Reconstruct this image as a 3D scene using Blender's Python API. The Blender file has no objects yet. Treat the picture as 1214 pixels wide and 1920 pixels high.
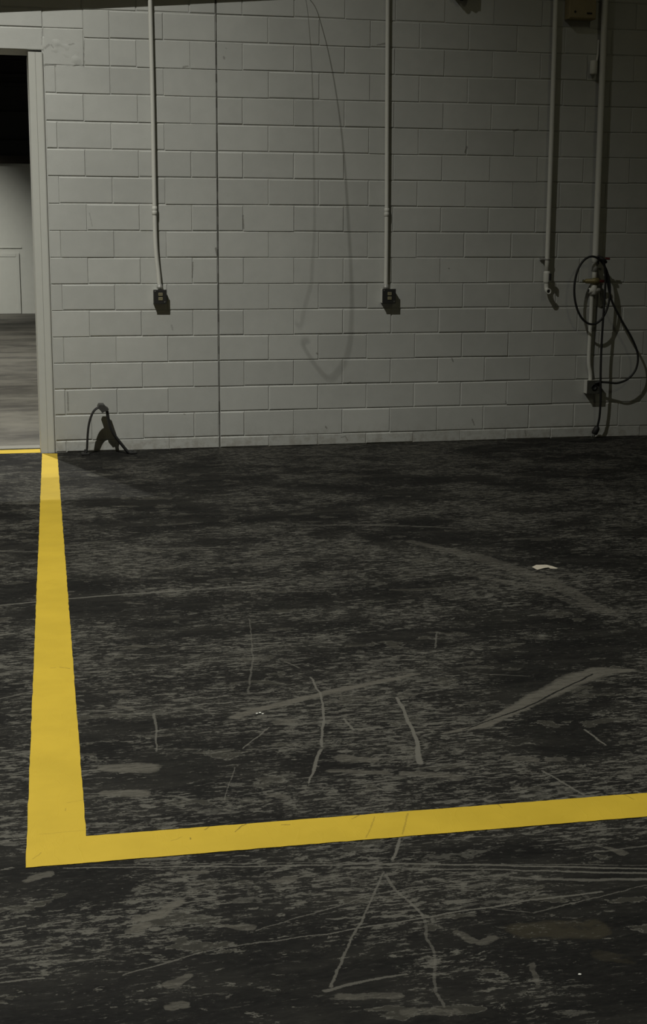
import bpy, bmesh, math, random
from mathutils import Vector, Matrix
random.seed(7)
scene = bpy.context.scene
C = scene.collection

# ------------------------------------------------------------------ camera
FPX = 2690.677
FZ = 0.0916                                   # height of the first bed joint above the floor
CAM = Vector((-1.73177, -11.37675, 1.65879 + FZ))
RT = Vector((0.9751763, -0.22136775, 0.00524432))
UP = Vector((0.03801068, 0.19068425, 0.98091524))
FW = Vector((0.21814301, 0.95636595, -0.1943651))
cam_d = bpy.data.cameras.new('camera'); cam = bpy.data.objects.new('camera', cam_d); C.objects.link(cam)
m = Matrix((RT, UP, -FW)).transposed().to_4x4(); m.translation = CAM
cam.matrix_world = m
cam_d.sensor_fit = 'VERTICAL'; cam_d.sensor_height = 36; cam_d.sensor_width = 36
cam_d.lens = FPX / 1920 * 36
cam_d.clip_start = 0.05; cam_d.clip_end = 200
scene.camera = cam

# ------------------------------------------------------------------ world, lights, exposure
w = bpy.data.worlds.new('world'); scene.world = w; w.use_nodes = True
w.node_tree.nodes['Background'].inputs[0].default_value = (0.5, 0.5, 0.42, 1)
w.node_tree.nodes['Background'].inputs[1].default_value = 0.002
vs = scene.view_settings
vs.view_transform = 'Standard'; vs.look = 'None'; vs.gamma = 1; vs.use_curve_mapping = False
vs.exposure = 0.0

LAMP = Vector((-3.6, -5.8, 9.1 + FZ))         # high-bay lamp of this hall
def spot(name, loc, target, power, angle, blend, size, col):
    d = bpy.data.lights.new(name, 'SPOT'); d.energy = power; d.color = col
    d.spot_size = math.radians(angle); d.spot_blend = blend; d.shadow_soft_size = size
    o = bpy.data.objects.new(name, d); C.objects.link(o); o.location = loc
    o.rotation_euler = (Vector(target) - Vector(loc)).to_track_quat('-Z', 'Y').to_euler()
    return o
WARM = (1.0, 0.985, 0.91)
spot('hall_light', LAMP, (-8.9, -5.15, 0), 4350, 164, 0.78, 0.03, WARM)
LFILL = Vector((3.8, -12.5, 9.2))
spot('hall_light', LFILL, (2.6, -4, 0), 190, 130, 0.8, 0.35, (1, .95, .62))  # added dim fill to lift the right of the wall, not a known lamp
LA = Vector((-2.2, 2.5, 7.15)); LB = Vector((-2.8, 4.1, 7.7)); LC = Vector((-3.6, 13.0, 6.0)); LD = Vector((-3.2, 9.5, 7.7))
spot('next_room_light', LA, (-1.7, 0.9, 0), 1000, 90, 0.5, 0.06, WARM)
spot('next_room_light', LB, (-1.6, 3.0, 0), 1900, 110, 0.8, 0.06, WARM)
spot('next_room_light', LD, (-2.2, 10.5, 0), 2600, 84, 1.0, 0.06, WARM)
spot('far_wall_light', LC, (-2.9, 18.7, 0.0), 2900, 49, 1.0, 0.10, WARM)

# ------------------------------------------------------------------ helpers
def ray(px, py): return FW + RT * ((px - 607) / FPX) + UP * ((960 - py) / FPX)
def wp(px, py, y=0.0):                        # pixel -> point on the plane Y=y (the wall or just off it)
    d = ray(px, py); return CAM + d * ((y - CAM.y) / d.y)
def fp(px, py, z=0.0):                        # pixel -> point on the floor
    d = ray(px, py); return CAM + d * ((z - CAM.z) / d.z)

def obj(name, bm, mat, parent=None, smooth=False):
    me = bpy.data.meshes.new(name); bm.normal_update(); bm.to_mesh(me); bm.free()
    if smooth:
        for p in me.polygons: p.use_smooth = True
    o = bpy.data.objects.new(name, me); C.objects.link(o)
    if mat: me.materials.append(mat)
    if parent: o.parent = parent; o.matrix_parent_inverse = parent.matrix_world.inverted()
    return o
def tag(o, label=None, cat=None, group=None, kind=None):
    for k, v in (('label', label), ('category', cat), ('group', group), ('kind', kind)):
        if v: o[k] = v
    return o
def thing(name, loc, label, cat, group=None):
    o = bpy.data.objects.new(name, None); C.objects.link(o); o.location = loc; o.empty_display_size = .1
    bpy.context.view_layer.update()
    return tag(o, label, cat, group)
def box(bm, lo, hi, bev=0.0):
    g = bmesh.ops.create_cube(bm, size=1.0)
    vs_ = g['verts']
    for v in vs_:
        v.co = Vector([lo[i] + (v.co[i] + .5) * (hi[i] - lo[i]) for i in range(3)])
    if bev:
        ed = list({e for v in vs_ for e in v.link_edges})
        bmesh.ops.bevel(bm, geom=ed, offset=bev, segments=2, affect='EDGES', profile=0.6)
    return bm
def BX(lo, hi, bev=0.0): return box(bmesh.new(), lo, hi, bev)
def smooth_pts(pts, n=8):
    P = [Vector(p) for p in pts]
    if len(P) < 3: return P
    P = [P[0] * 2 - P[1]] + P + [P[-1] * 2 - P[-2]]
    out = []
    for i in range(1, len(P) - 2):
        a, b, c, d = P[i-1:i+3]
        for k in range(n):
            t = k / n
            out.append(.5 * ((2*b) + (c-a)*t + (2*a-5*b+4*c-d)*t*t + (3*b-a-3*c+d)*t**3))
    out.append(P[-2]); return out
def tube(bm, pts, r, seg=12, caps=True, flat=None):
    """sweep a round (or flattened) section along pts; r number or list"""
    n = len(pts); rings = []
    t0 = (pts[1] - pts[0]).normalized()
    ref = Vector((0, 1, 0)) if abs(t0.y) < .9 else Vector((1, 0, 0))
    nrm = (ref - t0 * ref.dot(t0)).normalized()
    for i in range(n):
        t = (pts[min(i+1, n-1)] - pts[max(i-1, 0)]).normalized()
        nrm = (nrm - t * nrm.dot(t)).normalized(); bn = t.cross(nrm)
        rr = r[i] if isinstance(r, (list, tuple)) else r
        fy = flat if flat else 1.0
        rings.append([bm.verts.new(pts[i] + (nrm * math.cos(a) * fy + bn * math.sin(a)) * rr)
                      for a in [2*math.pi*k/seg for k in range(seg)]])
    for i in range(n-1):
        for k in range(seg):
            bm.faces.new((rings[i][k], rings[i][(k+1) % seg], rings[i+1][(k+1) % seg], rings[i+1][k]))
    if caps:
        bm.faces.new(rings[0][::-1]); bm.faces.new(rings[-1])
    return bm
def TUBE(pts, r, seg=12, flat=None): return tube(bmesh.new(), [Vector(p) for p in pts], r, seg, True, flat)
def lathe(bm, prof, origin, axis=(0, 0, 1), seg=16):
    """prof: list of (radius, along-axis)"""
    ax = Vector(axis).normalized(); ref = Vector((1, 0, 0)) if abs(ax.x) < .9 else Vector((0, 1, 0))
    u = (ref - ax * ref.dot(ax)).normalized(); v = ax.cross(u); O = Vector(origin); rings = []
    for r, h in prof:
        rings.append([bm.verts.new(O + ax*h + (u*math.cos(a) + v*math.sin(a)) * max(r, 1e-4))
                      for a in [2*math.pi*k/seg for k in range(seg)]])
    for i in range(len(rings)-1):
        for k in range(seg):
            bm.faces.new((rings[i][k], rings[i][(k+1) % seg], rings[i+1][(k+1) % seg], rings[i+1][k]))
    bm.faces.new(rings[0][::-1]); bm.faces.new(rings[-1]); return bm
def LATHE(prof, origin, axis=(0, 0, 1), seg=16): return lathe(bmesh.new(), prof, origin, axis, seg)

# ------------------------------------------------------------------ material helpers
class N:
    def __init__(s, name):
        s.m = bpy.data.materials.new(name); s.m.use_nodes = True; s.t = s.m.node_tree
        s.b = s.t.nodes['Principled BSDF']
    def n(s, typ, **kw):
        x = s.t.nodes.new(typ)
        for k, v in kw.items(): setattr(x, k, v)
        return x
    def put(s, sock, val):
        if hasattr(val, 'node'): s.t.links.new(val, sock)
        else: sock.default_value = val
    def math(s, op, a, b=None, c=None, clamp=False):
        x = s.n('ShaderNodeMath', operation=op, use_clamp=clamp); s.put(x.inputs[0], a)
        if b is not None: s.put(x.inputs[1], b)
        if c is not None: s.put(x.inputs[2], c)
        return x.outputs[0]
    def vec(s, op, a, b=None):
        x = s.n('ShaderNodeVectorMath', operation=op); s.put(x.inputs[0], a)
        if b is not None:
            if op == 'SCALE': s.put(x.inputs['Scale'], b)
            else: s.put(x.inputs[1], b)
        return x.outputs['Value'] if op in ('LENGTH', 'DOT_PRODUCT', 'DISTANCE') else x.outputs['Vector']
    def noise(s, vec, scale, detail=2, rough=.5, dist=0, col=False):
        x = s.n('ShaderNodeTexNoise'); s.put(x.inputs['Vector'], vec)
        x.inputs['Scale'].default_value = scale; x.inputs['Detail'].default_value = detail
        x.inputs['Roughness'].default_value = rough; x.inputs['Distortion'].default_value = dist
        return x.outputs['Color' if col else 'Fac']
    def ramp(s, v, a, b, lo=0., hi=1.):
        x = s.n('ShaderNodeMapRange', interpolation_type='SMOOTHSTEP'); s.put(x.inputs[0], v)
        s.put(x.inputs[1], a); s.put(x.inputs[2], b); s.put(x.inputs[3], lo); s.put(x.inputs[4], hi)
        return x.outputs[0]
    def mix(s, f, a, b):
        x = s.n('ShaderNodeMix', data_type='RGBA'); s.put(x.inputs[0], f)
        s.put(x.inputs[6], a if hasattr(a, 'node') else (*a, 1)); s.put(x.inputs[7], b if hasattr(b, 'node') else (*b, 1))
        return x.outputs[2]
    def pos(s): return s.n('ShaderNodeNewGeometry').outputs['Position']
    def bump(s, h, strength, dist=.01):
        x = s.n('ShaderNodeBump'); x.inputs['Strength'].default_value = strength; x.inputs['Distance'].default_value = dist
        s.put(x.inputs['Height'], h); s.t.links.new(x.outputs[0], s.b.inputs['Normal'])
    def col(s, c, rough=.6, metal=0.):
        s.put(s.b.inputs['Base Color'], c if hasattr(c, 'node') else (*c, 1))
        s.put(s.b.inputs['Roughness'], rough); s.b.inputs['Metallic'].default_value = metal
        return s.m
def plain(name, c, rough=.6, metal=0., var=.15, scale=30):
    n = N(name); f = n.noise(n.pos(), scale, 4, .6)
    return n.col(n.mix(f, [x*(1-var) for x in c], [x*(1+var) for x in c]), rough, metal)

# distance-to-segment group, shared by worn-floor marks
def seg_group():
    g = bpy.data.node_groups.new('scratch', 'ShaderNodeTree')
    for nm, ty in (('P', 'NodeSocketVector'), ('A', 'NodeSocketVector'), ('BA', 'NodeSocketVector'),
                   ('Inv', 'NodeSocketFloat'), ('R0', 'NodeSocketFloat'), ('R1', 'NodeSocketFloat'), ('S', 'NodeSocketFloat'), ('Prev', 'NodeSocketFloat')):
        g.interface.new_socket(nm, in_out='INPUT', socket_type=ty)
    g.interface.new_socket('Mask', in_out='OUTPUT', socket_type='NodeSocketFloat')
    gi = g.nodes.new('NodeGroupInput'); go = g.nodes.new('NodeGroupOutput'); L = g.links.new
    def V(op, a, b):
        x = g.nodes.new('ShaderNodeVectorMath'); x.operation = op; L(a, x.inputs[0])
        L(b, x.inputs['Scale'] if op == 'SCALE' else x.inputs[1]) if b is not None else None
        return x.outputs['Value'] if op in ('DOT_PRODUCT', 'LENGTH') else x.outputs['Vector']
    def M(op, a, b, clamp=False):
        x = g.nodes.new('ShaderNodeMath'); x.operation = op; x.use_clamp = clamp
        for i, q in enumerate((a, b)):
            if hasattr(q, 'node'): L(q, x.inputs[i])
            elif q is not None: x.inputs[i].default_value = q
        return x.outputs[0]
    pa = V('SUBTRACT', gi.outputs['P'], gi.outputs['A'])
    h = M('MULTIPLY', V('DOT_PRODUCT', pa, gi.outputs['BA']), gi.outputs['Inv'], True)
    d = V('LENGTH', V('SUBTRACT', pa, V('SCALE', gi.outputs['BA'], h)), None)
    r = M('ADD', gi.outputs['R0'], M('MULTIPLY', h, M('SUBTRACT', gi.outputs['R1'], gi.outputs['R0'])))
    k = M('MULTIPLY', M('SUBTRACT', 1.0, M('DIVIDE', d, r)), 2.2, True)
    k = M('MULTIPLY', k, gi.outputs['S'])
    L(M('MAXIMUM', k, gi.outputs['Prev']), go.inputs['Mask'])
    return g
SEG = seg_group()
def depth(p): return (p.x - CAM.x) * FW.x + (p.y - CAM.y) * FW.y
def strokes(n, P, polys, band, thin=1.0, pick=fp):
    """polys: list of (pixel points, radius list in m, strength), on the floor"""
    prev = 0.0; lo, hi = band
    for pts, rad, st in polys:
        W = [pick(*p) for p in pts]
        if len(W) == 1: W.append(W[0] + Vector((.001, 0, 0)))
        rr = [x * thin for x in (rad if isinstance(rad, (list, tuple)) else [rad] * len(W))]
        for i in range(len(W) - 1):
            da, db = depth(W[i]), depth(W[i+1]); mg = max(rr) + .04
            if pick is fp and (max(da, db) + mg < lo or min(da, db) - mg > hi): continue
            x = n.n('ShaderNodeGroup'); x.node_tree = SEG
            ba = W[i+1] - W[i]
            n.put(x.inputs['P'], P); x.inputs['A'].default_value = W[i]; x.inputs['BA'].default_value = ba
            x.inputs['Inv'].default_value = 1 / max(ba.length_squared, 1e-8)
            x.inputs['R0'].default_value = rr[min(i, len(rr)-1)]; x.inputs['R1'].default_value = rr[min(i+1, len(rr)-1)]
            x.inputs['S'].default_value = st; n.put(x.inputs['Prev'], prev)
            prev = x.outputs['Mask']
    return prev

# ------------------------------------------------------------------ materials
def floor_material(band):
    n = N('worn_dark_concrete'); P = n.pos()
    warp = n.vec('SCALE', n.vec('SUBTRACT', n.noise(P, 7, 3, .6, col=True), (.5, .5, .5)), .05)
    warp2 = n.vec('SCALE', n.vec('SUBTRACT', n.noise(P, 45, 3, .6, col=True), (.5, .5, .5)), .016)
    flat = (1, 1, 0)
    PW = n.vec('MULTIPLY', n.vec('ADD', P, n.vec('ADD', warp, warp2)), flat)
    warp3 = n.vec('SCALE', n.vec('SUBTRACT', n.noise(P, 110, 3, .7, col=True), (.5, .5, .5)), .010)
    warp4 = n.vec('SCALE', n.vec('SUBTRACT', n.noise(P, 9, 2, .5, col=True), (.5, .5, .5)), .022)
    PS = n.vec('MULTIPLY', n.vec('ADD', P, n.vec('ADD', warp3, warp4)), flat)
    st1 = n.vec('MULTIPLY', n.vec('ADD', P, warp), (.38, 1, 1))
    st2 = n.vec('MULTIPLY', n.vec('ADD', P, warp2), (.10, 1, 1))
    wear = n.noise(P, .9, 3, .6)
    wear2 = n.noise(n.vec('MULTIPLY', P, (.6, 1, 1)), 2.6, 4, .6)
    s1 = n.noise(st1, 40, 9, .70, .2)
    s2 = n.noise(st2, 105, 5, .65)
    s3 = n.noise(st1, 78, 6, .7)
    bl = n.noise(n.vec('MULTIPLY', n.vec('ADD', P, warp), (.5, 1, 1)), 7.0, 6, .58)
    fa = n.noise(st1, 13, 10, .70, .3)
    sm = n.noise(n.vec('MULTIPLY', n.vec('ADD', P, warp), (.22, 1, 1)), 5.0, 9, .74, .4)
    smear = n.ramp(sm, .42, .68)
    patchy = n.ramp(n.math('ADD', n.math('MULTIPLY', wear, .5), n.math('MULTIPLY', wear2, .5)), .40, .56)
    pb = n.math('MULTIPLY', patchy, .115)
    fleck = n.math('MULTIPLY', n.ramp(n.math('ADD', s1, pb), .640, .668), n.ramp(s2, .36, .48))
    flake = n.math('MULTIPLY', n.ramp(n.math('ADD', fa, n.math('MULTIPLY', patchy, .07)), .645, .662), n.ramp(s3, .36, .46))
    fine = n.math('MULTIPLY', n.ramp(s2, .52, .575), n.math('MULTIPLY', n.ramp(n.math('ADD', s3, pb), .560, .620), n.math('ADD', n.math('MULTIPLY', patchy, .75), .25)))
    spots = n.ramp(bl, .605, .620)
    rim = n.ramp(n.math('ABSOLUTE', n.math('SUBTRACT', bl, .610)), .009, .003)
    rim = n.math('MULTIPLY', rim, n.ramp(s3, .40, .52))
    lines = strokes(n, PS, [
        ([(583,1270),(600,1300),(607,1330),(604,1400)], .010, .8), ([(602,1405),(590,1440),(577,1468)], [.012,.012,.006], .8),
        ([(745,1308),(768,1355),(783,1395),(787,1432)], [.012,.014,.015,.022], .95),
        ([(290,1338),(293,1372),(293,1408)], [.013,.009,.006], .6),
        ([(752,1565),(738,1612)], .009, .8), ([(722,1635),(690,1700),(655,1772),(620,1850)], [.006,.007,.007,.009], .6),
        ([(725,1640),(740,1668),(768,1690),(795,1720)], .010, .55), ([(795,1720),(803,1760),(815,1792),(818,1860),(832,1888)], .009, .45),
        ([(120,1627),(500,1624),(800,1619),(1700,1641)], [.006,.008,.009,.011], .75), ([(170,1622),(560,1618),(1214,1622)], [.005,.006,.006], .5), ([(700,1626),(1214,1637)], [.006,.012], .65), ([(960,1646),(1100,1650),(1214,1648)], [.01,.018,.018], .6),
        ([(607,1752),(800,1720),(980,1690),(1130,1672)], [.006,.008,.010,.010], .7),
        ([(230,1826),(415,1777),(607,1752)], [.006,.006,.006], .6),
        ([(480,1745),(690,1680),(890,1645)], [.005,.006,.005], .55),
        ([(0,1135),(130,1122),(300,1110),(490,1097)], [.020,.018,.024,.014], .7),
        ([(0,1033),(110,1036),(230,1030),(420,1026)], .02, .45),
        ([(560,985),(700,984),(860,990)], [.03,.05,.03], .4),
        ([(1098,1368),(1136,1396)], .009, .8), ([(1020,1446),(1095,1490)], .010, .7),
        ([(455,1404),(505,1364)], .006, .7), ([(0,1745),(46,1737)], .007, .9), ([(0,1842),(82,1835)], .008, .7),
        ([(646,1348),(663,1369)], .010, .7), ([(535,1240),(560,1252)], .010, .5), ([(1120,1450),(1214,1440)], .006, .5),
        ([(610,1858),(700,1836),(760,1826)], [.015,.01,.008], .6), ([(900,1700),(1000,1712),(1214,1660)], .006, .5),
        ([(830,1248),(880,1262),(1000,1268)], .010, .4), ([(1100,1600),(1214,1585)], .008, .5), ([(640,1610),(800,1560)], .005, .4),
        ([(420,1500),(440,1440)], .005, .5), ([(465,1300),(475,1230),(468,1160)], [.010,.008,.006], .45),
        ([(820,1186),(815,1215)], .010, .5), ([(0,1310),(60,1296)], .012, .5)], band, .62)
    wide = strokes(n, PW, [
        ([(830,1374),(900,1362),(990,1318)], [.006,.028,.055], .95), ([(990,1318),(1070,1277),(1125,1258),(1185,1255)], [.055,.075,.070,.02], .95),
        ([(440,1345),(520,1322),(620,1298),(700,1281),(785,1264)], [.030,.028,.032,.030,.012], 1.0),
        ([(770,1015),(900,1045),(1030,1090),(1150,1152)], [.05,.10,.10,.05], .35),
        ([(880,1075),(1010,1105),(1130,1150)], [.04,.06,.03], .30),
        ([(200,1440),(275,1440)], [.045,.062], .75), ([(195,1488),(265,1488)], [.03,.045], .7),
        ([(255,1722),(300,1718),(338,1692)], [.022,.028,.022], .75), ([(240,1745),(270,1735)], [.022,.028], .7),
        ([(55,1648),(88,1640)], [.02,.028], .6), ([(340,1637),(380,1634)], [.016,.018], .6), ([(505,1652),(548,1645)], [.014,.024], .55),
        ([(420,1735),(470,1740)], [.012,.026], .5), ([(320,1848),(350,1830)], [.026,.02], .55), ([(325,1890),(345,1885)], .022, .55),
        ([(225,1325),(245,1330)], .022, .5), ([(215,1297),(235,1296)], .028, .5), ([(640,1420),(700,1425)], [.05,.03], .55),
        ([(760,1450),(860,1458)], [.03,.04], .5), ([(620,1445),(720,1448)], [.02,.03], .55), ([(950,1420),(1000,1425)], .03, .5), ([(1030,1425),(1050,1425)], .03, .5),
        ([(1140,1590),(1170,1600)], [.012,.022], .6), ([(860,1750),(890,1766)], .018, .5), ([(905,1770),(925,1760)], .02, .5), ([(1000,1810),(1010,1850)], .012, .4),
        ([(640,1870),(750,1866)], [.02,.02], .45), ([(760,1900),(860,1895)], [.022,.018], .4), ([(240,1130),(270,1132)], .03, .3), ([(250,1210),(265,1212)], .03, .35),
        ([(520,1355),(540,1352)], .035, .5), ([(515,1490),(535,1495)], .026, .45)], band, .9)
    stain = strokes(n, PW, [([(975,1745),(1110,1740)], [.05,.07], 1.0), ([(1120,1790),(1180,1800)], .03, .6)], band)
    dark = strokes(n, PS, [([(868,1369),(990,1325),(1112,1264)], [.003,.006,.006], 1.0), ([(930,1362),(1020,1330),(1100,1290)], [.003,.005,.003], .8)], band)
    brk = n.ramp(s2, .38, .54); brk2 = n.ramp(s3, .42, .55)
    j1 = n.math('ADD', n.math('MULTIPLY', n.math('SUBTRACT', s1, .5), 1.3), n.math('MULTIPLY', n.math('SUBTRACT', s3, .5), 1.0))
    lines = n.math('MULTIPLY', n.ramp(n.math('ADD', lines, j1), .18, .42), n.math('MULTIPLY', lines, 1.15, clamp=True))
    wj = n.math('ADD', wide, n.math('MULTIPLY', j1, 1.1))
    on = n.math('MULTIPLY', wide, 4.0, clamp=True)
    fill = n.math('MULTIPLY', n.ramp(wj, .20, .34), n.math('MULTIPLY', on, n.math('MULTIPLY', wide, 1.2, clamp=True)))
    edge = n.math('MULTIPLY', n.ramp(n.math('ABSOLUTE', n.math('SUBTRACT', wj, .27)), .13, .04), n.math('MULTIPLY', on, n.math('MULTIPLY', wide, .8)))
    stain = n.math('MULTIPLY', n.ramp(n.math('ADD', stain, n.math('MULTIPLY', n.math('SUBTRACT', fa, .5), 5.0)), .3, .9), stain)
    base = n.mix(n.ramp(s3, .3, .7), (.0035, .0035, .0033), (.0085, .0083, .0075))
    base = n.mix(n.math('MULTIPLY', smear, .52), base, (.026, .0250, .0210))
    base = n.mix(n.math('MULTIPLY', patchy, .25), base, (.020, .0195, .0168))
    base = n.mix(n.math('MULTIPLY', spots, .55), base, (.044, .042, .034))
    base = n.mix(n.math('MULTIPLY', stain, .55), base, (.036, .031, .019))
    pale = (.091, .088, .075)
    c = n.mix(n.math('MULTIPLY', fleck, .85), base, pale)
    c = n.mix(n.math('MULTIPLY', fine, .95), c, pale)
    c = n.mix(n.math('MULTIPLY', flake, .45), c, pale)
    c = n.mix(n.math('MULTIPLY', rim, .75), c, pale)
    c = n.mix(n.math('MULTIPLY', fill, n.math('ADD', n.math('MULTIPLY', brk, .4), .55)), c, (.088, .083, .069))
    c = n.mix(edge, c, (.088, .084, .071))
    c = n.mix(dark, c, (.010, .010, .009))
    c = n.mix(n.math('MULTIPLY', lines, .9), c, (.108, .104, .089))
    n.bump(n.math('ADD', n.math('MULTIPLY', s1, .6), n.math('MULTIPLY', s2, .5)), .18, .004)
    n.b.inputs['Specular IOR Level'].default_value = .10
    return n.col(c, n.ramp(s1, .3, .7, .62, .8))

def wall_material():
    n = N('grey_painted_block'); P = n.pos(); oi = n.n('ShaderNodeObjectInfo')
    big = n.noise(P, 1.3, 4, .6); mid = n.noise(P, 9, 5, .65); fine = n.noise(P, 120, 4, .6)
    f = n.math('ADD', n.math('MULTIPLY', big, .55), n.math('ADD', n.math('MULTIPLY', mid, .3), n.math('MULTIPLY', oi.outputs['Random'], .18)))
    c = n.mix(n.ramp(f, .25, .8), (.370, .376, .352), (.465, .472, .442))
    c = n.mix(n.ramp(n.noise(P, 22, 6, .7), .66, .76, 0, .35), c, (.27, .26, .22))
    c = n.mix(n.ramp(n.noise(P, 75, 3, .6), .735, .77, 0, .7), c, (.14, .13, .10))
    # chipped paint and small gouges
    PWall = n.vec('MULTIPLY', n.vec('ADD', P, n.vec('SCALE', n.vec('SUBTRACT', n.noise(P, 90, 3, .6, col=True), (.5, .5, .5)), .014)), (1, 0, 1))
    ch = strokes(n, PWall, [([(873,286),(876,276)], .010, .8), ([(456,404),(457,428)], [.006,.008], .8), ([(362,492),(361,520)], .007, .7), ([(127,736),(128,770)], .007, .75),
        ([(708,84),(722,82)], [.005,.010], .8), ([(405,466),(408,478)], .011, .8), ([(420,107),(421,110)], .009, .7), ([(423,90),(425,91)], .005, .5), ([(594,662),(596,664)], .008, .8), ([(652,719),(658,716)], .006, .8),
        ([(611,800),(613,803)], .008, .8), ([(886,786),(890,797)], .006, .8), ([(985,808),(987,817)], .008, .7), ([(964,246),(972,243)], .010, .7), ([(842,503),(843,504)], .006, .8), ([(848,672),(850,678)], .007, .8),
        ([(640,820),(648,818),(652,825)], .005, .7), ([(344,126),(352,124)], .009, .7), ([(345,776),(347,777)], .006, .7), ([(949,752),(951,758)], .005, .7), ([(85,90),(92,84)], .010, .5), ([(96,84),(100,90)], .006, .5),
        ([(55,99),(60,100)], .008, .6), ([(130,84),(138,82)], .007, .5), ([(78,84),(79,52)], [.004,.003], .5), ([(80,122),(105,122)], .006, .6), ([(157,125),(158,75)], [.006,.004], .6), ([(322,610),(324,618)], .009, .4), ([(168,400),(173,424)], .005, .4), ([(168,832),(180,828)], .010, .35)],
        (-99, 99), 1.0, wp)
    c = n.mix(n.math('MULTIPLY', ch, .75), c, (.10, .095, .08))
    # grime along the foot of the wall
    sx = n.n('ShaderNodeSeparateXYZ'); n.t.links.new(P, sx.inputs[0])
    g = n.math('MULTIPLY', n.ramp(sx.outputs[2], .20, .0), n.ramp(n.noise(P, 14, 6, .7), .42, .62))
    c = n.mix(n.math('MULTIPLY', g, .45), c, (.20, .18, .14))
    n.bump(n.math('ADD', n.math('MULTIPLY', fine, .5), mid), .28, .004)
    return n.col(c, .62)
M_wall = wall_material()
M_smooth = plain('pale_plaster', (.47, .475, .43), .65, var=.06, scale=8)
M_jamb = plain('grey_painted_steel', (.47, .475, .435), .5, var=.04, scale=14)
M_caulk = plain('dark_joint', (.05, .048, .04), .9)
M_pipe = plain('white_painted_pipe', (.56, .56, .51), .45, var=.04, scale=40)
M_cover = plain('dark_cover_plate', (.016, .016, .014), .55)
M_ivory = plain('ivory_receptacle', (.22, .20, .12), .5)
M_screw = plain('zinc_screw', (.35, .35, .33), .35, .8)
M_black = plain('black_rubber', (.010, .010, .0095), .6)
M_brass = plain('brass', (.17, .14, .055), .5, .3)
M_red = plain('red_enamel', (.085, .010, .009), .5)
M_boxbeige = plain('olive_beige_box', (.26, .215, .12), .6)
M_grey = plain('galvanised_grey', (.33, .33, .31), .5, .3)
M_darkmetal = plain('black_steel', (.012, .011, .010), .7)
M_header = plain('dark_brown_header', (.030, .024, .016), .8)
M_paper = plain('cream_paper', (.42, .385, .31), .8, var=.08, scale=60)
M_chip = plain('white_chip', (.75, .75, .70), .4)
M_ceil = plain('grey_deck', (.10, .095, .08), .8)
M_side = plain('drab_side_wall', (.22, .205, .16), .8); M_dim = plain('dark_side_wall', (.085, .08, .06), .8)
M_bulb = N('lamp_glass'); M_bulb.b.inputs['Emission Color'].default_value = (1, .97, .85, 1); M_bulb.b.inputs['Emission Strength'].default_value = 3.0
M_bulb = M_bulb.col((.8, .8, .75), .3)

def tape_material():
    n = N('yellow_floor_tape'); P = n.pos()
    f = n.noise(P, 3.0, 4, .6)
    c = n.mix(n.ramp(f, .3, .7), (.430, .302, .021), (.490, .343, .026))
    sp = n.ramp(n.noise(n.vec('MULTIPLY', P, (.5, 1, 1)), 26, 8, .75), .735, .76)
    c = n.mix(n.math('MULTIPLY', sp, .8), c, (.10, .07, .02))
    ck = strokes(n, n.vec('ADD', n.vec('MULTIPLY', P, (1, 1, 0)), n.vec('SCALE', n.vec('SUBTRACT', n.noise(P, 60, 2, .5, col=True), (.5, .5, .5)), .008)), [
        ([(95,1253),(104,1252)], .003, .8), ([(112,1251),(131,1254)], .0035, .9), ([(384,1557),(393,1551)], .003, .8), ([(441,1561),(455,1549),(467,1544)], [.0025,.0035,.0025], .9),
        ([(529,1548),(544,1547)], .003, .9), ([(321,1578),(341,1571)], .002, .5), ([(661,1536),(673,1530)], .003, .8), ([(687,1572),(698,1548),(703,1532)], .003, .45),
        ([(755,1565),(762,1540),(765,1526)], .0035, .5), ([(928,1503),(942,1516)], .003, .6), ([(122,1521),(124,1516)], .002, .5), ([(126,1506),(156,1500)], .002, .5),
        ([(75,1565),(160,1557)], .002, .4), ([(62,1612),(78,1600)], .002, .5), ([(357,1572),(358,1575)], .003, .9), ([(100,1096),(108,1096)], .002, .4), ([(1170,1490),(1190,1500)], .003, .6)], (-99, 99))
    c = n.mix(n.math('MULTIPLY', ck, .8), c, (.14, .095, .012))
    wr = n.noise(P, 5, 2, .5); wr2 = n.noise(n.vec('MULTIPLY', P, (1, .35, 1)), 11, 3, .5, .8)
    ridge = n.ramp(n.math('ABSOLUTE', n.math('SUBTRACT', wr2, .5)), .02, .0)
    n.bump(n.math('ADD', wr, n.math('MULTIPLY', ridge, .10)), .35, .006)
    n.b.inputs['Specular IOR Level'].default_value = .3
    return n.col(c, .6)
M_tape = tape_material()

# ------------------------------------------------------------------ structure
DX0, DX1 = -5.10, -1.418                      # doorway
DZ = 2.946 + FZ
TH = 0.40; FY_ = 18.73
CEIL = 10.2
bm = BX((-11, -17, -.3), (9, .30, 0))
cuts = sorted(depth(fp(607, y)) for y in (1110, 1225, 1320, 1400, 1470, 1600, 1690, 1790))
nh = Vector((FW.x, FW.y, 0)).normalized(); kk = Vector((FW.x, FW.y, 0)).length
for c in cuts:
    bmesh.ops.bisect_plane(bm, geom=bm.verts[:] + bm.edges[:] + bm.faces[:], plane_co=Vector((CAM.x, CAM.y, 0)) + nh * (c / kk), plane_no=nh)
lim = [-99] + cuts + [99]
for f in bm.faces:
    d = depth(f.calc_center_median()); f.material_index = sum(d > c for c in cuts)
fl = tag(obj('floor', bm, None), 'dark scuffed concrete floor with pale scratches', 'floor', kind='structure')
for i in range(len(lim) - 1): fl.data.materials.append(floor_material((lim[i], lim[i+1])))
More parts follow.
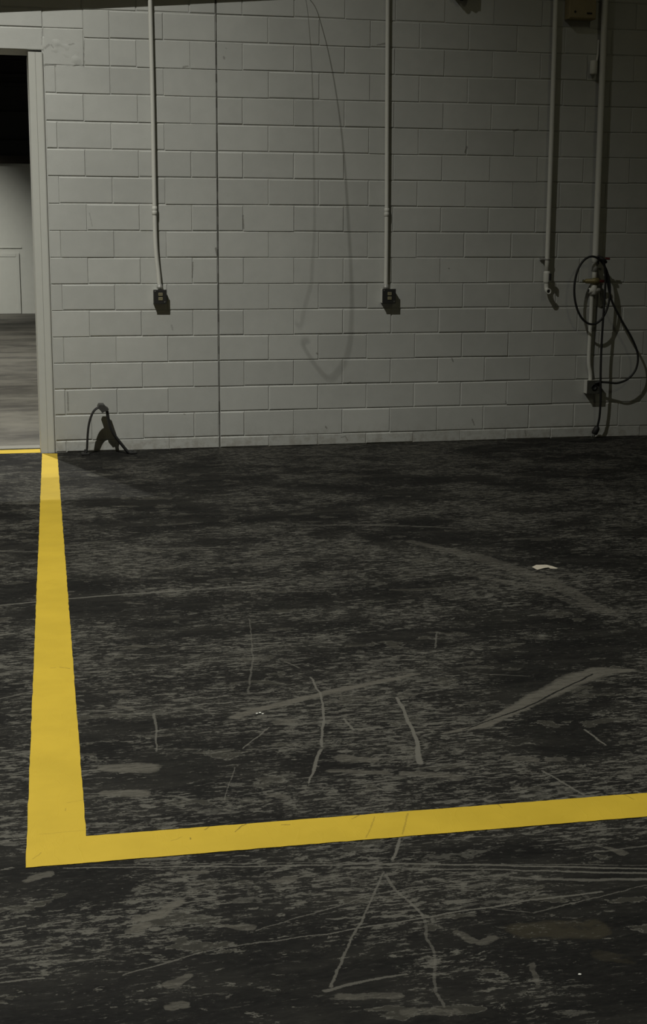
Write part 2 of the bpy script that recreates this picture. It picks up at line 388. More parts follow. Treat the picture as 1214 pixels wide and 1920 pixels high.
def next_floor_material():
    n = N('worn_grey_concrete'); P = n.pos()
    a = n.noise(n.vec('MULTIPLY', P, (.55, 1, 1)), 1.5, 8, .68); b = n.noise(n.vec('MULTIPLY', P, (.45, 1, 1)), 6, 6, .7)
    c = n.mix(n.ramp(a, .35, .65), (.030, .027, .021), (.105, .099, .080))
    c = n.mix(n.ramp(b, .52, .66, 0, .5), c, (.12, .114, .095))
    return n.col(c, .7)
tag(obj('floor_next', BX((-11, .30, -.3), (9, FY_ + .3, 0)), next_floor_material()), 'worn grey concrete floor of the next room beyond the doorway', 'floor', kind='structure')
# backing of the block wall (the recessed, painted joints)
bm = bmesh.new()
RX = 9.0
box(bm, (DX1 + .10, .006, 0), (RX, TH, CEIL)); box(bm, (DX0, .006, DZ + .004), (DX1 + .10, TH, CEIL)); box(bm, (-11, .006, 0), (DX0, TH, CEIL))
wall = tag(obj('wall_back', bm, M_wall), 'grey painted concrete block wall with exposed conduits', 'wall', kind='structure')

BW, BH = .4064, .2032
def block_mesh(wd, ht, g, bev, yb=.0065):
    """front part of one block: chamfered slab, local origin at its middle on the wall plane"""
    bm = bmesh.new(); a, b = wd/2 - g, ht/2 - g
    bx = bev * .6; pr = [(a, b, yb), (a - bx*.35, b - bev*.35, .0042), (a - bx*.75, b - bev*.75, .0012), (a - bx, b - bev, 0)]
    rings = []
    for x, z, y in pr:
        rings.append([bm.verts.new((sx*x, y, sz*z)) for sx, sz in ((-1, -1), (1, -1), (1, 1), (-1, 1))])
    for i in range(3):
        for k in range(4): bm.faces.new((rings[i][k], rings[i][(k+1) % 4], rings[i+1][(k+1) % 4], rings[i+1][k]))
    bm.faces.new(rings[-1])
    me = bpy.data.meshes.new('block'); bm.normal_update(); bm.to_mesh(me); bm.free(); me.materials.append(M_wall)
    return me
cache = {}
def block(x0, x1, z0, z1, flush=False):
    wd, ht = round(x1 - x0, 3), round(z1 - z0, 3)
    v = random.choice([(.0016, .0075), (.0010, .0060), (.0022, .0085), (.0006, .0045), (.0012, .0100)]) if not flush else (.0006, .002)
    k = (wd, ht, v)
    if k not in cache: cache[k] = block_mesh(wd, ht, *v)
    o = bpy.data.objects.new('block', cache[k]); C.objects.link(o); o.parent = wall
    o.location = ((x0+x1)/2, random.uniform(-.0016, .0012), (z0+z1)/2)
    o.rotation_euler = (random.gauss(0, .004), random.gauss(0, .0012), random.gauss(0, .003))
    return o
XR = 9.75 * BW                                # individual blocks up to here
JX = DX1 + .112                               # right edge of the jamb
def row_edges(row, xr=XR):
    off = 0.0 if row % 2 else .5
    e = [JX + .004]
    k = -4
    while True:
        x = (k + off) * BW; k += 1
        if x > xr: break
        if x > JX + .05: e.append(x)
    if not row % 2: e.append(0.0)             # the control joint cuts the even courses
    return sorted(set(round(x, 4) for x in e))
ROWS = 18
for row in range(-1, ROWS):
    z0 = FZ + row * BH; z1 = z0 + BH
    if row == -1: z0 = 0.0
    es = row_edges(row)
    if row in (14, 15): es = [-1.004] + [x for x in es if x > -.99]
    if row == 14: es = sorted(es + [-.812])
    if row == 16: es = [-1.6] + [x for x in es if x > -1.1]
    if row == 17: es = [-1.85, -1.42] + [x for x in es if x > -1.3]
    for a, b in zip(es[:-1], es[1:]):
        if abs(a) < 1e-6: a += .004
        if abs(b) < 1e-6: b -= .004
        block(a, b, z0, z1)
# smoothed-over lintel courses by the doorway corner
Z15 = FZ + 15*BH; Z16 = FZ + 16*BH; Z14 = FZ + 14*BH
zl = wp(0, 49).z
for a, b in ((-2.4, -1.82), (-1.82, -1.30)):
    o = block(a, b, DZ, zl); o.data = o.data
for a, b in ((-2.4, -1.86), (-1.86, -1.305), (-1.305, -1.006)): block(a, b, zl, Z16 - .002)
block(JX + .006, -1.006, Z14, zl)
# rough trowelled filler over the corner
bm = bmesh.new(); nx, nz = 22, 18
x0, x1, z0, z1 = -1.335, -.995, Z14 - .012, DZ + .11
grid = []
for j in range(nz+1):
    for i in range(nx+1):
        u, v = i/nx, j/nz
        edge = min(u, 1-u, v, 1-v) * 6
        h = .65 * min(1, edge) * (.003 + .0035*math.sin(7*u+2)*math.sin(5*v+1) + .0035*math.sin(19*u+9*v)*math.sin(13*v-6*u) + random.uniform(-.0012, .0012))
        jx = random.uniform(-.006, .006) if 0 < i < nx else random.uniform(-.016, .016)
        jz = random.uniform(-.005, .005) if 0 < j < nz else random.uniform(-.013, .013)
        xx = x0 + (x1-x0)*u + jx; zz = z0 + (z1-z0)*v + jz
        if zz < DZ + .01: xx = max(xx, JX + .004)
        grid.append(bm.verts.new((xx, .004 - max(0, h) - (.0025 if edge > .3 else 0), zz)))
for j in range(nz):
    for i in range(nx):
        k = j*(nx+1)+i; bm.faces.new((grid[k], grid[k+1], grid[k+nx+2], grid[k+nx+1]))
obj('plaster_patch', bm, M_wall, wall, True)
# the remaining, unseen courses higher up and further along
bm = bmesh.new()
def far_block(x0, x1, z0, z1):
    box(bm, (x0+.003, random.uniform(-.001, .001), z0+.003), (x1-.003, .0065, z1-.003))
for row in range(-1, 49):
    z0 = max(0, FZ + row*BH); z1 = min(FZ + (row+1)*BH, CEIL - .002); off = 0 if row % 2 else .5
    k = -27
    while (k+off)*BW < RX - BW:
        a = (k+off)*BW; b = a + BW; k += 1
        if row < ROWS:
            last = row_edges(row)[-1]
            if a >= last - .001: far_block(max(a, last), b, z0, z1)
            elif b <= DX0 - .12 and a > -10.9: far_block(a, b, z0, z1)
            elif row >= 16 and b <= -2.42: far_block(a, b, max(z0, Z16 if row == 16 else z0), z1)
        elif a > -10.9: far_block(a, b, z0, z1)
tag(obj('upper_blocks', bm, M_wall, wall), kind='stuff')
# control joint sealant
zc = 0.0; bm = bmesh.new()
for i in range(60):
    h = (Z16 + .45) / 60; wv = .0026 + random.uniform(-.0008, .0013)
    box(bm, (-wv, .001, i*h), (wv, .0066, i*h + h))
obj('control_joint', bm, M_caulk, wall)

# door jamb (steel channel let into the block end)
def jamb(name, x0, x1, s):
    bm = bmesh.new()
    prof = [(x0, TH + .004), (x0, -.010), (x0 + s*.004, -.014), (x0 + s*.050, -.014), (x0 + s*.054, -.011), (x0 + s*.098, -.011), (x1, -.007), (x1, TH + .004)]
    a = [bm.verts.new((x, y, 0)) for x, y in prof]; b = [bm.verts.new((x, y, DZ - .012)) for x, y in prof]
    for i in range(len(prof)):
        j = (i+1) % len(prof); f = (a[i], a[j], b[j], b[i]); bm.faces.new(f if s > 0 else f[::-1])
    bm.faces.new(a if s < 0 else a[::-1]); bm.faces.new(b if s > 0 else b[::-1])
    bmesh.ops.recalc_face_normals(bm, faces=bm.faces)
    return obj(name, bm, M_jamb)
tag(jamb('trim_1', DX1, DX1 + .106, 1), 'grey painted steel jamb on the edge of the wide doorway', 'door jamb', kind='structure')
tag(jamb('trim_2', DX0, DX0 - .106, -1), 'grey painted steel jamb on the far side of the doorway', 'door jamb', kind='structure')
tag(obj('wall_left', BX((-11.3, -17, 0), (-11, 0, CEIL)), M_dim), 'plain grey side wall of the hall', 'wall', kind='structure')
tag(obj('wall_right', BX((9, -17, 0), (9.3, TH, CEIL)), M_side), 'plain grey end wall of the hall', 'wall', kind='structure')
tag(obj('wall_front', BX((-11.3, -17.3, 0), (9.3, -17, CEIL)), M_side), 'plain grey wall behind the viewer', 'wall', kind='structure')
tag(obj('ceiling', BX((-11.3, -17.3, CEIL), (9.3, TH, CEIL + .2)), M_ceil), 'grey deck ceiling over the hall', 'ceiling', kind='structure')

# next room, seen through the doorway
FY = 18.73; HZ = 2.99
far = tag(obj('wall_far', BX((-11, FY, 0), (9, FY + .3, HZ)), M_smooth), 'pale wall at the far side of the next room', 'wall', kind='structure')
up = tag(obj('wall_far_upper', BX((-11, FY - .02, HZ), (9, FY + .3, 8.6)), M_darkmetal), 'black upper wall of the next room with steel rails', 'wall', kind='structure')
for z in (3.35, 3.9, 4.45, 4.62, 4.95):
    obj('rail', BX((-8, FY - .14, z), (6, FY - .02, z + .07), .008), M_darkmetal, up)
obj('header', BX((-11, FY - .10, HZ - .02), (9, FY - .02, HZ + .14), .01), M_header, up)
tag(obj('wall_next_left', BX((-11.3, TH, 0), (-11, FY + .3, 8.6)), M_smooth), 'side wall of the next room', 'wall', kind='structure')
tag(obj('wall_next_right', BX((9, TH, 0), (9.3, FY + .3, 8.6)), M_smooth), 'other side wall of the next room', 'wall', kind='structure')
tag(obj('ceiling_next', BX((-11.3, TH, 8.6), (9.3, FY + .3, 8.8)), M_darkmetal), 'black ceiling over the next room', 'ceiling', kind='structure')
t = thing('wall_panel', (-1.9, FY, 0), 'pale framed panel against the wall in the room beyond the doorway', 'panel')
px1, pz1 = wp(36, 475, FY - .06).x, wp(36, 475, FY - .06).z
obj('board', BX((px1 - 1.5, FY - .03, .003), (px1 - .07, FY - .004, pz1 - .05)), M_smooth, t)
obj('frame_strip', BX((px1 - .07, FY - .040, .003), (px1, FY - .004, pz1), .006), M_smooth, t)
obj('frame_strip', BX((px1 - 1.57, FY - .040, .003), (px1 - 1.5, FY - .004, pz1), .006), M_smooth, t)
obj('frame_strip', BX((px1 - 1.5, FY - .040, pz1 - .07), (px1 - .07, FY - .004, pz1), .006), M_smooth, t)
obj('ledge', BX((px1 - 1.62, FY - .022, pz1 + .10), (px1 + .05, FY - .004, pz1 + .13), .006), M_smooth, t)
# low sill strip in the doorway
tag(obj('trim_3', BX((DX0, .24, 0), (DX1, TH, .006), .002), plain('worn_sill', (.17, .165, .14), .7)), 'worn pale sill strip across the doorway floor', 'sill', kind='structure')

# ------------------------------------------------------------------ floor tape
def strip(name, quad, n, z0, z1, parent=None, jit=.0014):
    """thin tape on the floor; quad = start-left, start-right, end-right, end-left"""
    a, b, c, d = [Vector((p.x, p.y, 0)) for p in quad]; bm = bmesh.new(); rows = []
    for i in range(n+1):
        u = i/n; l = a.lerp(d, u); r = b.lerp(c, u); ax = (r-l).normalized()
        l = l + ax * random.uniform(-jit, jit); r = r + ax * random.uniform(-jit, jit)
        dz = random.uniform(0, .0004)
        rows.append([bm.verts.new(l + Vector((0, 0, z0))), bm.verts.new(l + Vector((0, 0, z1))), bm.verts.new(l.lerp(r, .5) + Vector((0, 0, z1 + dz))),
                     bm.verts.new(r + Vector((0, 0, z1))), bm.verts.new(r + Vector((0, 0, z0)))])
    for i in range(n):
        for k in range(5):
            j = (k+1) % 5; bm.faces.new((rows[i][k], rows[i+1][k], rows[i+1][j], rows[i][j]))
    bm.faces.new(rows[0]); bm.faces.new(rows[-1][::-1]); bmesh.ops.recalc_face_normals(bm, faces=bm.faces)
    return obj(name, bm, M_tape, parent)
tag(strip('floor_tape', [fp(48, 1628), fp(165, 1613), fp(107.5, 850.5), fp(79, 850.5)], 150, .0002, .0010),
    'long yellow tape strip running across the floor to the door jamb', 'floor tape', 'yellow floor tape strips')
tag(strip('floor_tape', [fp(48.5, 1628), fp(52, 1577), fp(52, 1577).lerp(fp(1225, 1486.5), 2.3), fp(48.5, 1628).lerp(fp(1240, 1529.5), 2.3)], 200, .0011, .0019),
    'yellow tape strip lying crosswise, meeting the long strip at a corner', 'floor tape', 'yellow floor tape strips')
tag(strip('floor_tape', [Vector((DX1 - .004, .02, 0)), Vector((DX1 - .004, .205, 0)), Vector((DX0 + .01, .205, 0)), Vector((DX0 + .01, .02, 0))], 60, .0002, .0010),
    'yellow tape strip along the doorway threshold', 'floor tape', 'yellow floor tape strips')

# ------------------------------------------------------------------ conduits with outlet boxes
def conduit(pts, r, label, coup_pz, yoff):
    W = [wp(x, y, -yoff) for x, y in pts]
    top = Vector((W[0].x, W[0].y, CEIL - .02))
    t = thing('conduit', (W[-1].x, W[-1].y, W[-1].z), label, 'conduit', 'painted conduits on the block wall')
    path = [top, Vector((W[0].x, W[0].y, W[0].z + .6))] + smooth_pts(W, 6)
    obj('pipe', TUBE(path, r, 14), M_pipe, t, True)
    zc = wp(*coup_pz, -yoff)
    obj('coupling', LATHE([(r+.001, -.032), (r+.0035, -.030), (r+.0035, -.003), (r+.0015, 0), (r+.0035, .003), (r+.0035, .030), (r+.001, .032)], zc), M_pipe, t, True)
    for z in (wp(pts[0][0], -260).z, wp(pts[0][0], -900).z):
        s = BX((W[0].x - r - .022, -.006, z - .012), (W[0].x + r + .022, -.003, z + .012)); tube(s, [Vector((W[0].x, -yoff, z-.011)), Vector((W[0].x, -yoff, z+.011))], r + .002, 14)
        obj('strap', s, M_pipe, t)
    obj('connector', LATHE([(r+.006, 0), (r+.006, .018), (r+.002, .020), (r+.002, .034)], W[-1] + Vector((0, 0, .001))), M_grey, t, True)
    return t
def outlet_box(px0, px1, py0, py1, depth, label, body, face, single=False):
    a = wp(px0, py0); b = wp(px1, py1); x0, x1, z1, z0 = a.x, b.x, a.z, b.z
    t = thing('outlet_box', ((x0+x1)/2, 0, z0), label, 'outlet box', 'outlet boxes at the conduit ends')
    obj('box_body', BX((x0, -depth, z0), (x1, -.002, z1), .004), body, t)
    c = obj('cover_plate', BX((x0 - .002, -depth - .006, z0 - .002), (x1 + .002, -depth + .0005, z1 + .002), .003), face, t)
    cx = (x0+x1)/2 + .004
    if single:
        obj('receptacle', LATHE([(.026, 0), (.026, .008), (.020, .010), (.018, .004)], (cx, -depth - .005, (z0+z1)/2), (0, -1, 0), 18), M_black, c, True)
    else:
        for dz in (.62, .30):
            z = z0 + (z1-z0)*dz + .006
            r_ = BX((cx - .017, -depth - .010, z - .013), (cx + .017, -depth - .005, z + .013), .004)
            rr = obj('receptacle', r_, M_ivory, c)
            for sx in (-.006, .006):
                obj('slot', BX((cx + sx - .0015, -depth - .0106, z - .002), (cx + sx + .0015, -depth - .0095, z + .008)), M_black, c)
    for sx, sz in ((x0 + .012, z1 - .012), (x1 - .012, z0 + .012)):
        obj('screw', LATHE([(.005, 0), (.0045, .002), (.001, .003)], (sx, -depth - .006, sz), (0, -1, 0), 10), M_screw, c)
    return t
conduit([(281.5, 0), (286.3, 200), (290, 395), (291.5, 450), (294, 485), (297.5, 515), (299.5, 541)], .0165,
        'painted conduit bending aside above the outlet box near the doorway', (290, 395), .029)
outlet_box(286.5, 310.5, 543, 568.5, .060, 'small square outlet box with dark cover near the doorway', M_pipe, M_cover)
conduit([(727.5, 0), (726.3, 200), (725.5, 398), (724.6, 500), (724, 541)], .0165,
        'straight painted conduit ending in an outlet box mid-wall', (725.5, 398), .029)
outlet_box(714, 738, 541.5, 567.5, .062, 'small square outlet box with dark cover in the middle of the wall', M_pipe, M_cover)

# air drop pipe with open elbow
YO = .050
W = [wp(1043, 0, -YO), wp(1035.5, 240, -YO), wp(1027, 486, -YO)]
xm = W[2].x
t = thing('drop_pipe', (W[2].x, -YO, wp(1026, 548).z), 'painted drop pipe ending in an open elbow above bare wall', 'pipe', 'painted conduits on the block wall')
z_e = wp(1026, 546, -YO).z; zf = wp(1026, 512, -YO).z
obj('pipe', TUBE([Vector((W[0].x, -YO, CEIL - .02)), W[0], W[1], Vector((xm, -YO, W[2].z)), Vector((xm, -YO, zf - .01))], .020, 14), M_pipe, t, True)
obj('collar', LATHE([(.021, -.008), (.024, -.006), (.024, .006), (.021, .008)], (xm, -YO, W[2].z)), M_grey, t, True)
obj('wall_clip', BX((xm - .050, -.020, W[2].z - .010), (xm - .018, -.002, W[2].z + .012), .003), M_grey, t)
obj('clip_arm', BX((xm - .046, -YO - .004, W[2].z - .006), (xm - .018, -.018, W[2].z + .006), .002), M_grey, t)
obj('valve_body', LATHE([(.020, .006), (.027, 0), (.028, -.012), (.028, -.075), (.026, -.085), (.022, -.092)], (xm, -YO, zf + .01)), M_pipe, t, True)
hd = obj('valve_handle', BX((xm + .006, -YO - .052, zf - .060), (xm + .022, -YO - .030, zf - .002), .004), M_black, t)
obj('valve_stem', TUBE([(xm + .014, -YO - .020, zf - .030), (xm + .014, -YO - .040, zf - .030)], .006, 8), M_grey, t)
el = tube(bmesh.new(), smooth_pts([Vector((xm, -YO, zf - .08)), Vector((xm, -YO - .001, z_e + .030)), Vector((xm + .001, -YO - .014, z_e + .006)), Vector((xm + .003, -YO - .040, z_e))], 6), .0195, 14)
obj('elbow', el, M_pipe, t, True)
obj('elbow_lip', LATHE([(.0245, 0), (.0245, .012), (.0225, .014), (.015, .014), (.014, .004)], (xm + .003, -YO - .036, z_e), (.05, -1, 0), 16), M_pipe, t, True)
obj('elbow_mouth', LATHE([(.0135, 0), (.0135, .008), (.001, .008)], (xm + .003, -YO - .036, z_e), (.05, -1, 0), 14), M_black, t)

# larger riser with valve, tee and thin tail pipe
YB = .062
W0, W1 = wp(1133.5, 60, -YB), wp(1117.5, 478, -YB); xr = (W0.x + W1.x)/2
z2 = wp(1117, 482, -YB).z; z3 = wp(1115, 538, -YB).z; zt = wp(1114, 545, -YB).z
riser_t = t = thing('riser_pipe', (xr, -YB, wp(1108, 712).z), 'thick painted riser with brass valve and thin tail pipe behind the black cord', 'pipe', 'painted conduits on the block wall')
obj('pipe', TUBE([Vector((W0.x, -YB, CEIL - .02)), W0, W1, Vector((W1.x, -YB, z2))], .0265, 16), M_pipe, t, True)
xr = W1.x - .003
obj('reducer', LATHE([(.0265, .004), (.029, 0), (.029, -.018), (.021, -.036), (.020, -.050)], (xr, -YB, z2)), M_pipe, t, True)
obj('nipple', TUBE([(xr, -YB, z2 - .03), (xr, -YB, z3)], .0195, 14), M_pipe, t, True)
obj('coupling', LATHE([(.020, .034), (.0255, .032), (.0255, -.032), (.020, -.034)], (xr, -YB, z2 - .085)), M_grey, t, True)
zv = wp(1113, 527, -YB).z
v = obj('valve', LATHE([(.016, -.105), (.008, -.100), (.014, -.085), (.020, -.080), (.022, -.020), (.028, -.015), (.028, .028), (.020, .034)], (xr, -YB - .016, zv), (1, 0, 0), 14), M_brass, t, True)
obj('valve_handle', BX((xr + .030, -YB - .040, zv - .012), (xr + .085, -YB - .016, zv + .012), .006), M_red, t)
obj('tee', TUBE([(xr - .045, -YB, zt), (xr - .040, -YB, zt), (xr + .050, -YB, zt)], [.020, .024, .024], 14), M_pipe, t, True)
obj('tee_body', LATHE([(.020, .05), (.027, .04), (.027, -.028), (.018, -.034)], (xr, -YB, zt)), M_pipe, t, True)
obj('tee_mouth', LATHE([(.016, 0), (.016, .002), (.001, .002)], (xr - .0445, -YB, zt), (-1, 0, 0), 12), M_black, t)
tail = smooth_pts([wp(1110.5, 549, -.042), wp(1108.5, 600, -.036), wp(1105.5, 655, -.030), wp(1105, 682, -.030), wp(1107.5, 700, -.030), wp(1107.5, 714, -.030)], 6)
obj('tail_pipe', TUBE([Vector((xr, -YB, zt))] + tail, .0165, 12), M_pipe, t, True)
for z in (4.0, 6.6):
    s = BX((W0.x - .06, -.006, z - .02), (W0.x + .06, -.001, z + .02)); box(s, (W0.x - .012, -YB, z - .02), (W0.x + .012, -.004, z + .02))
    obj('bracket', s, M_grey, t)
outlet_box(1095.5, 1117.5, 712, 736, .075, 'pale deep outlet box with round socket low on the wall under the thin pipe', M_pipe, plain('grey_cover', (.055, .055, .045), .55), True)

# red hook and black extension cord hung on it
YH = .125
hk = wp(1131, 485, -YH)
ht = thing('cord_hook', (hk.x, 0, hk.z), 'small red tipped hook holding the coiled black cord', 'hook')
obj('hook_arm', TUBE([Vector((hk.x, -.002, hk.z - .012)), Vector((hk.x, -YH + .01, hk.z - .012)), Vector((hk.x, -YH - .03, hk.z - .012))], .007, 10), M_darkmetal, ht)
obj('hook_plate', BX((hk.x - .02, -.008, hk.z - .05), (hk.x + .02, -.001, hk.z + .03), .003), M_darkmetal, ht)
obj('hook_tip', TUBE([Vector((hk.x, -YH - .024, hk.z - .010)), wp(1137, 485, -YH - .02), wp(1144, 485.5, -YH - .02)], .009, 10), M_red, ht)
t = thing('extension_cord', wp(1117, 815, -.06), 'black extension cord looped over a red tipped hook with plug hanging down', 'cord')
coil = []
for k in range(0, 29):
    a = math.radians(60 - k * 360 / 28)
    coil.append(wp(1111 + 33.5 * math.cos(a), 544.5 - 63.5 * math.sin(a), -YH + .012 * math.sin(a * .5)))
path = [wp(1116, 719, -.082), wp(1124, 716.5, -.10), wp(1140, 717, -.115), wp(1160, 718, -YH), wp(1180, 709, -YH), wp(1194, 690, -YH), wp(1196.5, 664, -YH), wp(1186, 635, -YH),
        wp(1166, 600, -YH), wp(1148, 564, -YH), wp(1139, 525, -YH), wp(1133, 490, -YH - .006), wp(1130, 483.5, -YH - .02), wp(1122, 480.5, -YH - .01)]
obj('cord', TUBE(smooth_pts(path, 7), .0093, 10), M_black, t, True)
obj('cord_coil', TUBE(smooth_pts(coil, 3), .0093, 10), M_black, t, True)
drop = [wp(1125, 481.5, -YH - .02), wp(1131, 486, -YH - .03), wp(1135, 505, -YH - .016), wp(1135.5, 540, -YH - .010), wp(1131.5, 600, -YH - .005), wp(1128.5, 650, -YH), wp(1127, 700, -YH), wp(1127, 745, -.11), wp(1125, 780, -.09), wp(1121, 800, -.07)]
obj('cord', TUBE(smooth_pts(drop, 7), .0093, 10), M_black, t, True)
wr = smooth_pts([wp(1126, 484, -YH - .02), wp(1133, 487, -YH - .032), wp(1137, 492, -YH - .02)], 5)
obj('cord_tie', TUBE(wr, .013, 10), M_black, t, True)
p0, p1 = wp(1122, 799, -.07), wp(1114.5, 814, -.060)
pl = obj('plug', TUBE([p0, p0.lerp(p1, .12), p0.lerp(p1, .3), p0.lerp(p1, .85), p1], [.011, .020, .026, .027, .022], 12), M_black, t, True)
ax = (p1 - p0).normalized()
for s in (-.009, .009):
    obj('prong', TUBE([p1 + Vector((s, 0, 0)), p1 + Vector((s, 0, 0)) + ax * .024], .0045, 8), M_screw, t)

# box, thin conduit and sensor at the top beside the riser
a, b = wp(1062.5, -40, -.05), wp(1117, 37, -.1)
t = thing('breaker_box', ((a.x+b.x)/2, 0, b.z), 'olive beige electrical box high on the wall between the two pipes', 'electrical box')
x0 = wp(1058.5, 38).x; x1 = wp(1118.5, 36, -.105).x; z0 = wp(1060, 38).z
obj('box_body', BX((x0, -.100, z0), (x1, -.002, z0 + .42), .005), M_boxbeige, t)
cv = obj('cover', BX((x0 + .006, -.106, z0 + .008), (x1 - .004, -.0995, z0 + .412), .003), M_boxbeige, t)
for px, r in ((1079.5, .010),):
    p = wp(px, 22, -.106); obj('knockout', LATHE([(r, 0), (r, .002), (.001, .002)], (p.x, -.1058, p.z), (0, -1, 0), 12), M_black, cv)
p = wp(1106, 25, -.106); obj('latch', BX((p.x - .022, -.112, p.z - .006), (p.x + .022, -.105, p.z + .006), .002), M_black, cv)
W = [wp(1127, 60, -.02), wp(1125, 112, -.02)]
t = thing('sensor', (wp(1113, 145).x, 0, wp(1113, 145).z), 'small white sensor housing beside the thick riser, below the electrical box', 'sensor')
x0, x1, z0, z1 = wp(1107.5, 112, -.03).x, wp(1119, 112, -.03).x, wp(1113, 140, -.03).z, wp(1113, 113, -.03).z
obj('housing', LATHE([(.001, 0), (.029, .002), (.032, .012), (.032, z1 - z0 - .02), (.026, z1 - z0 - .004), (.001, z1 - z0)], ((x0+x1)/2, -.040, z0)), M_pipe, t, True)
obj('mounting_plate', BX(((x0+x1)/2 - .02, -.014, z0 + .01), ((x0+x1)/2 + .02, -.003, z1 - .01), .002), M_grey, t)
xx = (x0+x1)/2 + .045
obj('feed_conduit', TUBE(smooth_pts([Vector(((x0+x1)/2 + .01, -.02, z1 - .03)), Vector((xx - .012, -.014, z1 - .01)), Vector((xx, -.013, z1 + .05)), Vector((xx + .003, -.013, z1 + .16))], 5), .0105, 10), M_pipe, t, True)

# ------------------------------------------------------------------ black cable by the doorway, given strap depth to widen its shadow
YS = .145
hub = wp(193, 765, -YS)
t = thing('cable_stub', (wp(200, 852, -YS).x, -YS, 0), 'black stub of cable arching from the floor beside the doorway', 'cable')
l = smooth_pts([Vector((wp(160, 853, -YS).x, -YS, .010)), wp(163, 842, -YS), wp(164.5, 815, -YS), wp(167.5, 792, -YS), wp(174, 774, -YS), wp(182, 765.5, -YS), wp(190, 765, -YS)], 6)
obj('cable', TUBE(l, .0085, 10, 3.4), M_black, t, True)
r_ = smooth_pts([wp(193, 765, -YS), wp(200, 769, -YS), wp(203, 785, -YS), wp(207, 801, -YS), wp(215, 816, -YS), wp(228, 833, -YS), wp(240, 847, -YS), Vector((wp(246, 853, -YS).x, -YS, .008))], 6)
obj('cable', TUBE(r_, .0125, 10, 2.8), M_black, t, True)
hb = bmesh.new()
pp = [wp(183, 763.5, -YS), wp(185.5, 757.5, -YS), wp(195, 757.5, -YS), wp(198.5, 762.5, -YS), wp(203.5, 765.5, -YS), wp(202, 769.5, -YS), wp(197, 770, -YS), wp(191, 773, -YS), wp(188, 769, -YS)]
fa = [hb.verts.new(p + Vector((0, -.05, 0))) for p in pp]; fb = [hb.verts.new(p + Vector((0, .07, 0))) for p in pp]
hb.faces.new(fa); hb.faces.new(fb[::-1])
for i in range(len(pp)): hb.faces.new((fa[i], fb[i], fb[(i+1) % len(pp)], fa[(i+1) % len(pp)]))
bmesh.ops.recalc_face_normals(hb, faces=hb.faces); bmesh.ops.bevel(hb, geom=hb.edges[:], offset=.002, segments=1, affect='EDGES')
obj('hub', hb, plain('dark_grey_rubber', (.035, .035, .032), .6), t)
for px, s in ((160, 1), (249, 1)):
    c = wp(px, 851, -YS)
    f = BX((c.x - .030, -YS - .05, .001), (c.x + .030, -YS + .04, .016), .005); box(f, (c.x - .008, -YS - .01, .012), (c.x + .008, -YS + .012, .040 if px < 200 else .024), .004)
    obj('floor_clamp', f, M_black, t)

# ------------------------------------------------------------------ litter on the floor
pts = [(998, 1064), (1006, 1061.5), (1026, 1061), (1036, 1063.5), (1047, 1066), (1044, 1067), (1033, 1067.5), (1029, 1066), (1022, 1066.5), (1008, 1069)]
bm = bmesh.new(); hts = [.002, .006, .005, .005, .001, .001, .003, .005, .004, .001]
ta = [bm.verts.new(fp(*p) + Vector((0, 0, h + .0012))) for p, h in zip(pts, hts)]; tb = [bm.verts.new(v.co - Vector((0, 0, .0008))) for v in ta]
bm.faces.new(ta); bm.faces.new(tb[::-1])
for i in range(len(pts)): bm.faces.new((ta[i], tb[i], tb[(i+1) % len(pts)], ta[(i+1) % len(pts)]))
bmesh.ops.triangulate(bm, faces=bm.faces); bmesh.ops.recalc_face_normals(bm, faces=bm.faces)
tag(obj('paper_scrap', bm, M_paper), 'torn cream paper scrap lying flat on the open floor', 'paper')
def chip(px, py, s, label):
    c = fp(px, py); bm = bmesh.new(); bmesh.ops.create_icosphere(bm, subdivisions=1, radius=1)
    for v in bm.verts: v.co = Vector((v.co.x * s * random.uniform(.7, 1.2), v.co.y * s * random.uniform(.6, 1), (v.co.z + 1) * s * .32))
    o = obj('floor_chip', bm, M_chip); o.location = (c.x, c.y, 0)
    return tag(o, label, 'debris', 'white chips on the floor')
chip(482, 1338.5, .0065, 'largest white chip of the three by the diagonal scratch')
chip(488, 1337, .0055, 'middle white chip of the three by the diagonal scratch')
chip(493, 1339, .0045, 'smallest white chip of the three by the diagonal scratch')
chip(1088, 1827.5, .0045, 'lone bright white chip past the yellow corner, on dark floor')

# ------------------------------------------------------------------ overhead things just above the view; their shadows fall on the wall
def toward(p, t): return p + (LAMP - p) * t
zb = None; ctr = []
for px, py in ((-700, 43), (0, 12.0), (200, 3.5), (400, -5.5), (640, -16)):
    p = wp(px, py)
    if zb is None: zb = toward(wp(0, 12), .055).z
    ctr.append(toward(p, (zb - p.z) / (LAMP.z - p.z)))
rail_t = t = thing('overhead_rail', ctr[1], 'dark horizontal rail slung above the doorway on hanger rods', 'rail')
obj('rail', TUBE(ctr, .031, 12), M_darkmetal, t)
for px in (3, 420):
    p = wp(px, 12 - px * .044); c = toward(p, (zb - p.z) / (LAMP.z - p.z))
    obj('hanger_rod', TUBE([c, Vector((c.x, c.y, CEIL - .01))], .016 if px < 10 else .008, 8), M_darkmetal, t)
# wall box above
x0, x1, z0 = wp(848, -8).x, wp(880, -8).x, wp(860, -6).z
t = thing('junction_box', ((x0+x1)/2, 0, z0), 'grey junction box above the middle conduit, over the top of view', 'electrical box')
obj('box_body', BX((x0, -.105, z0), (x1, -.002, z0 + .25), .004), M_grey, t)
for fx, d in ((.40, .040), (.82, .030)):
    x = x0 + (x1-x0)*fx
    obj('cable_gland', LATHE([(.020, .004), (.022, -d*.5), (.013, -d)], (x, -.075, z0)), M_black, t, True)
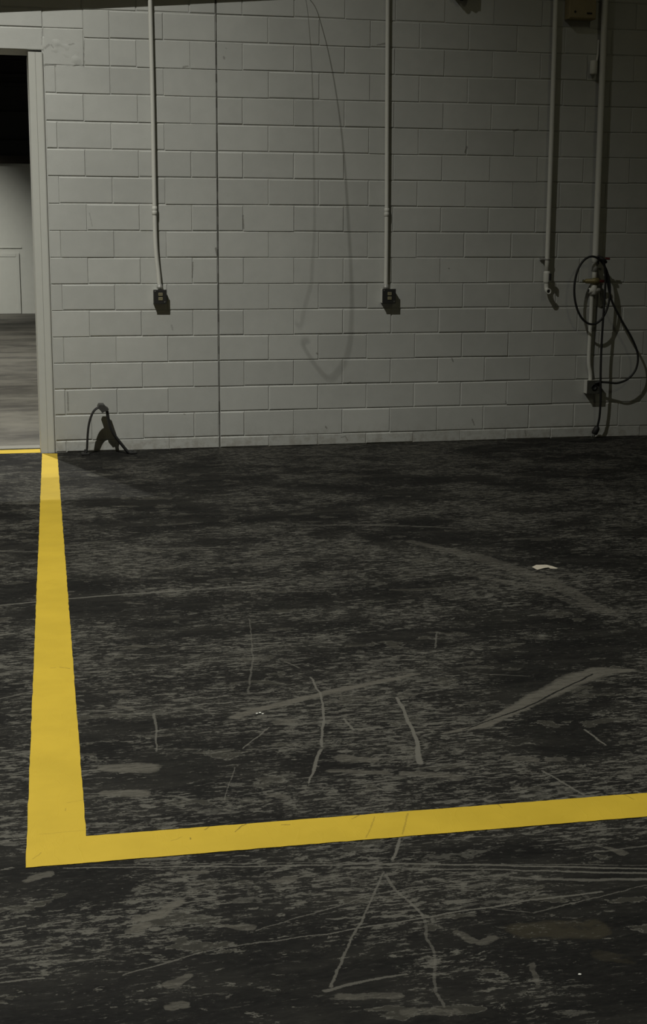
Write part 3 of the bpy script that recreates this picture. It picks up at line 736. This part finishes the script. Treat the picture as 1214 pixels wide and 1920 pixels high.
# two loose wires hanging from overhead
def wire(name, pts, t0, t1, r, label):
    W = [wp(*p) for p in pts]; n = len(W)
    P = []
    for p in W:
        zt = t0 + t1 * (3.5 - p.z)
        P.append(toward(p, (zt - p.z) / (LAMP.z - p.z)))
    return obj(name, TUBE(smooth_pts(P, 6), r, 8), M_black, rail_t, True)
wire('loose_wire', [(560, -60), (574, 0), (581, 60), (586, 150), (588, 250), (589.5, 340), (590, 430), (586, 500), (583, 535), (572, 575), (566, 608), (558, 612), (556, 603)], 3.66, .06, .0013, 'thin loose wire hanging above the view before the block wall')
wire('loose_wire', [(555, -50), (575, -10), (592, 14), (604, 50), (618, 105), (630, 170), (641, 250), (649, 340), (655, 440), (660, 540), (659, 620), (650, 670), (632, 700), (618, 711), (604, 700), (585, 675), (568, 646), (572, 640), (580, 637)], 3.66, .16, .0023, 'thicker looping wire hanging above the view before the block wall')

# ------------------------------------------------------------------ the lamps themselves
def highbay(loc, top, label):
    t = thing('high_bay_lamp', loc, label, 'lamp', 'high bay lamps')
    L = Vector(loc)
    obj('reflector', LATHE([(.26, .02), (.265, .03), (.20, .20), (.11, .30), (.10, .30), (.19, .19), (.25, .03)], L, (0, 0, 1), 24), M_grey, t, True)
    obj('ballast_housing', LATHE([(.10, .30), (.13, .31), (.13, .52), (.10, .55)], L, (0, 0, 1), 20), M_darkmetal, t, True)
    obj('bulb', LATHE([(.01, .11), (.06, .14), (.07, .20), (.04, .29)], L, (0, 0, 1), 16), M_bulb, t, True)
    obj('hanger', TUBE([L + Vector((0, 0, .54)), Vector((L.x, L.y, top))], .012, 8), M_darkmetal, t)
highbay(LAMP, CEIL, 'grey high bay lamp hanging over the hall')
highbay(LFILL, CEIL, 'unseen fill lamp added at the dark end of the hall, in a high bay housing')  # housing made up to go with the added fill light
highbay(LA, 8.6, 'grey high bay lamp just beyond the doorway')
highbay(LB, 8.6, 'grey high bay lamp further into the next room')
highbay(LD, 8.6, 'grey high bay lamp in the middle of the next room')
highbay(LC, 8.6, 'grey high bay lamp near the far wall of the next room')
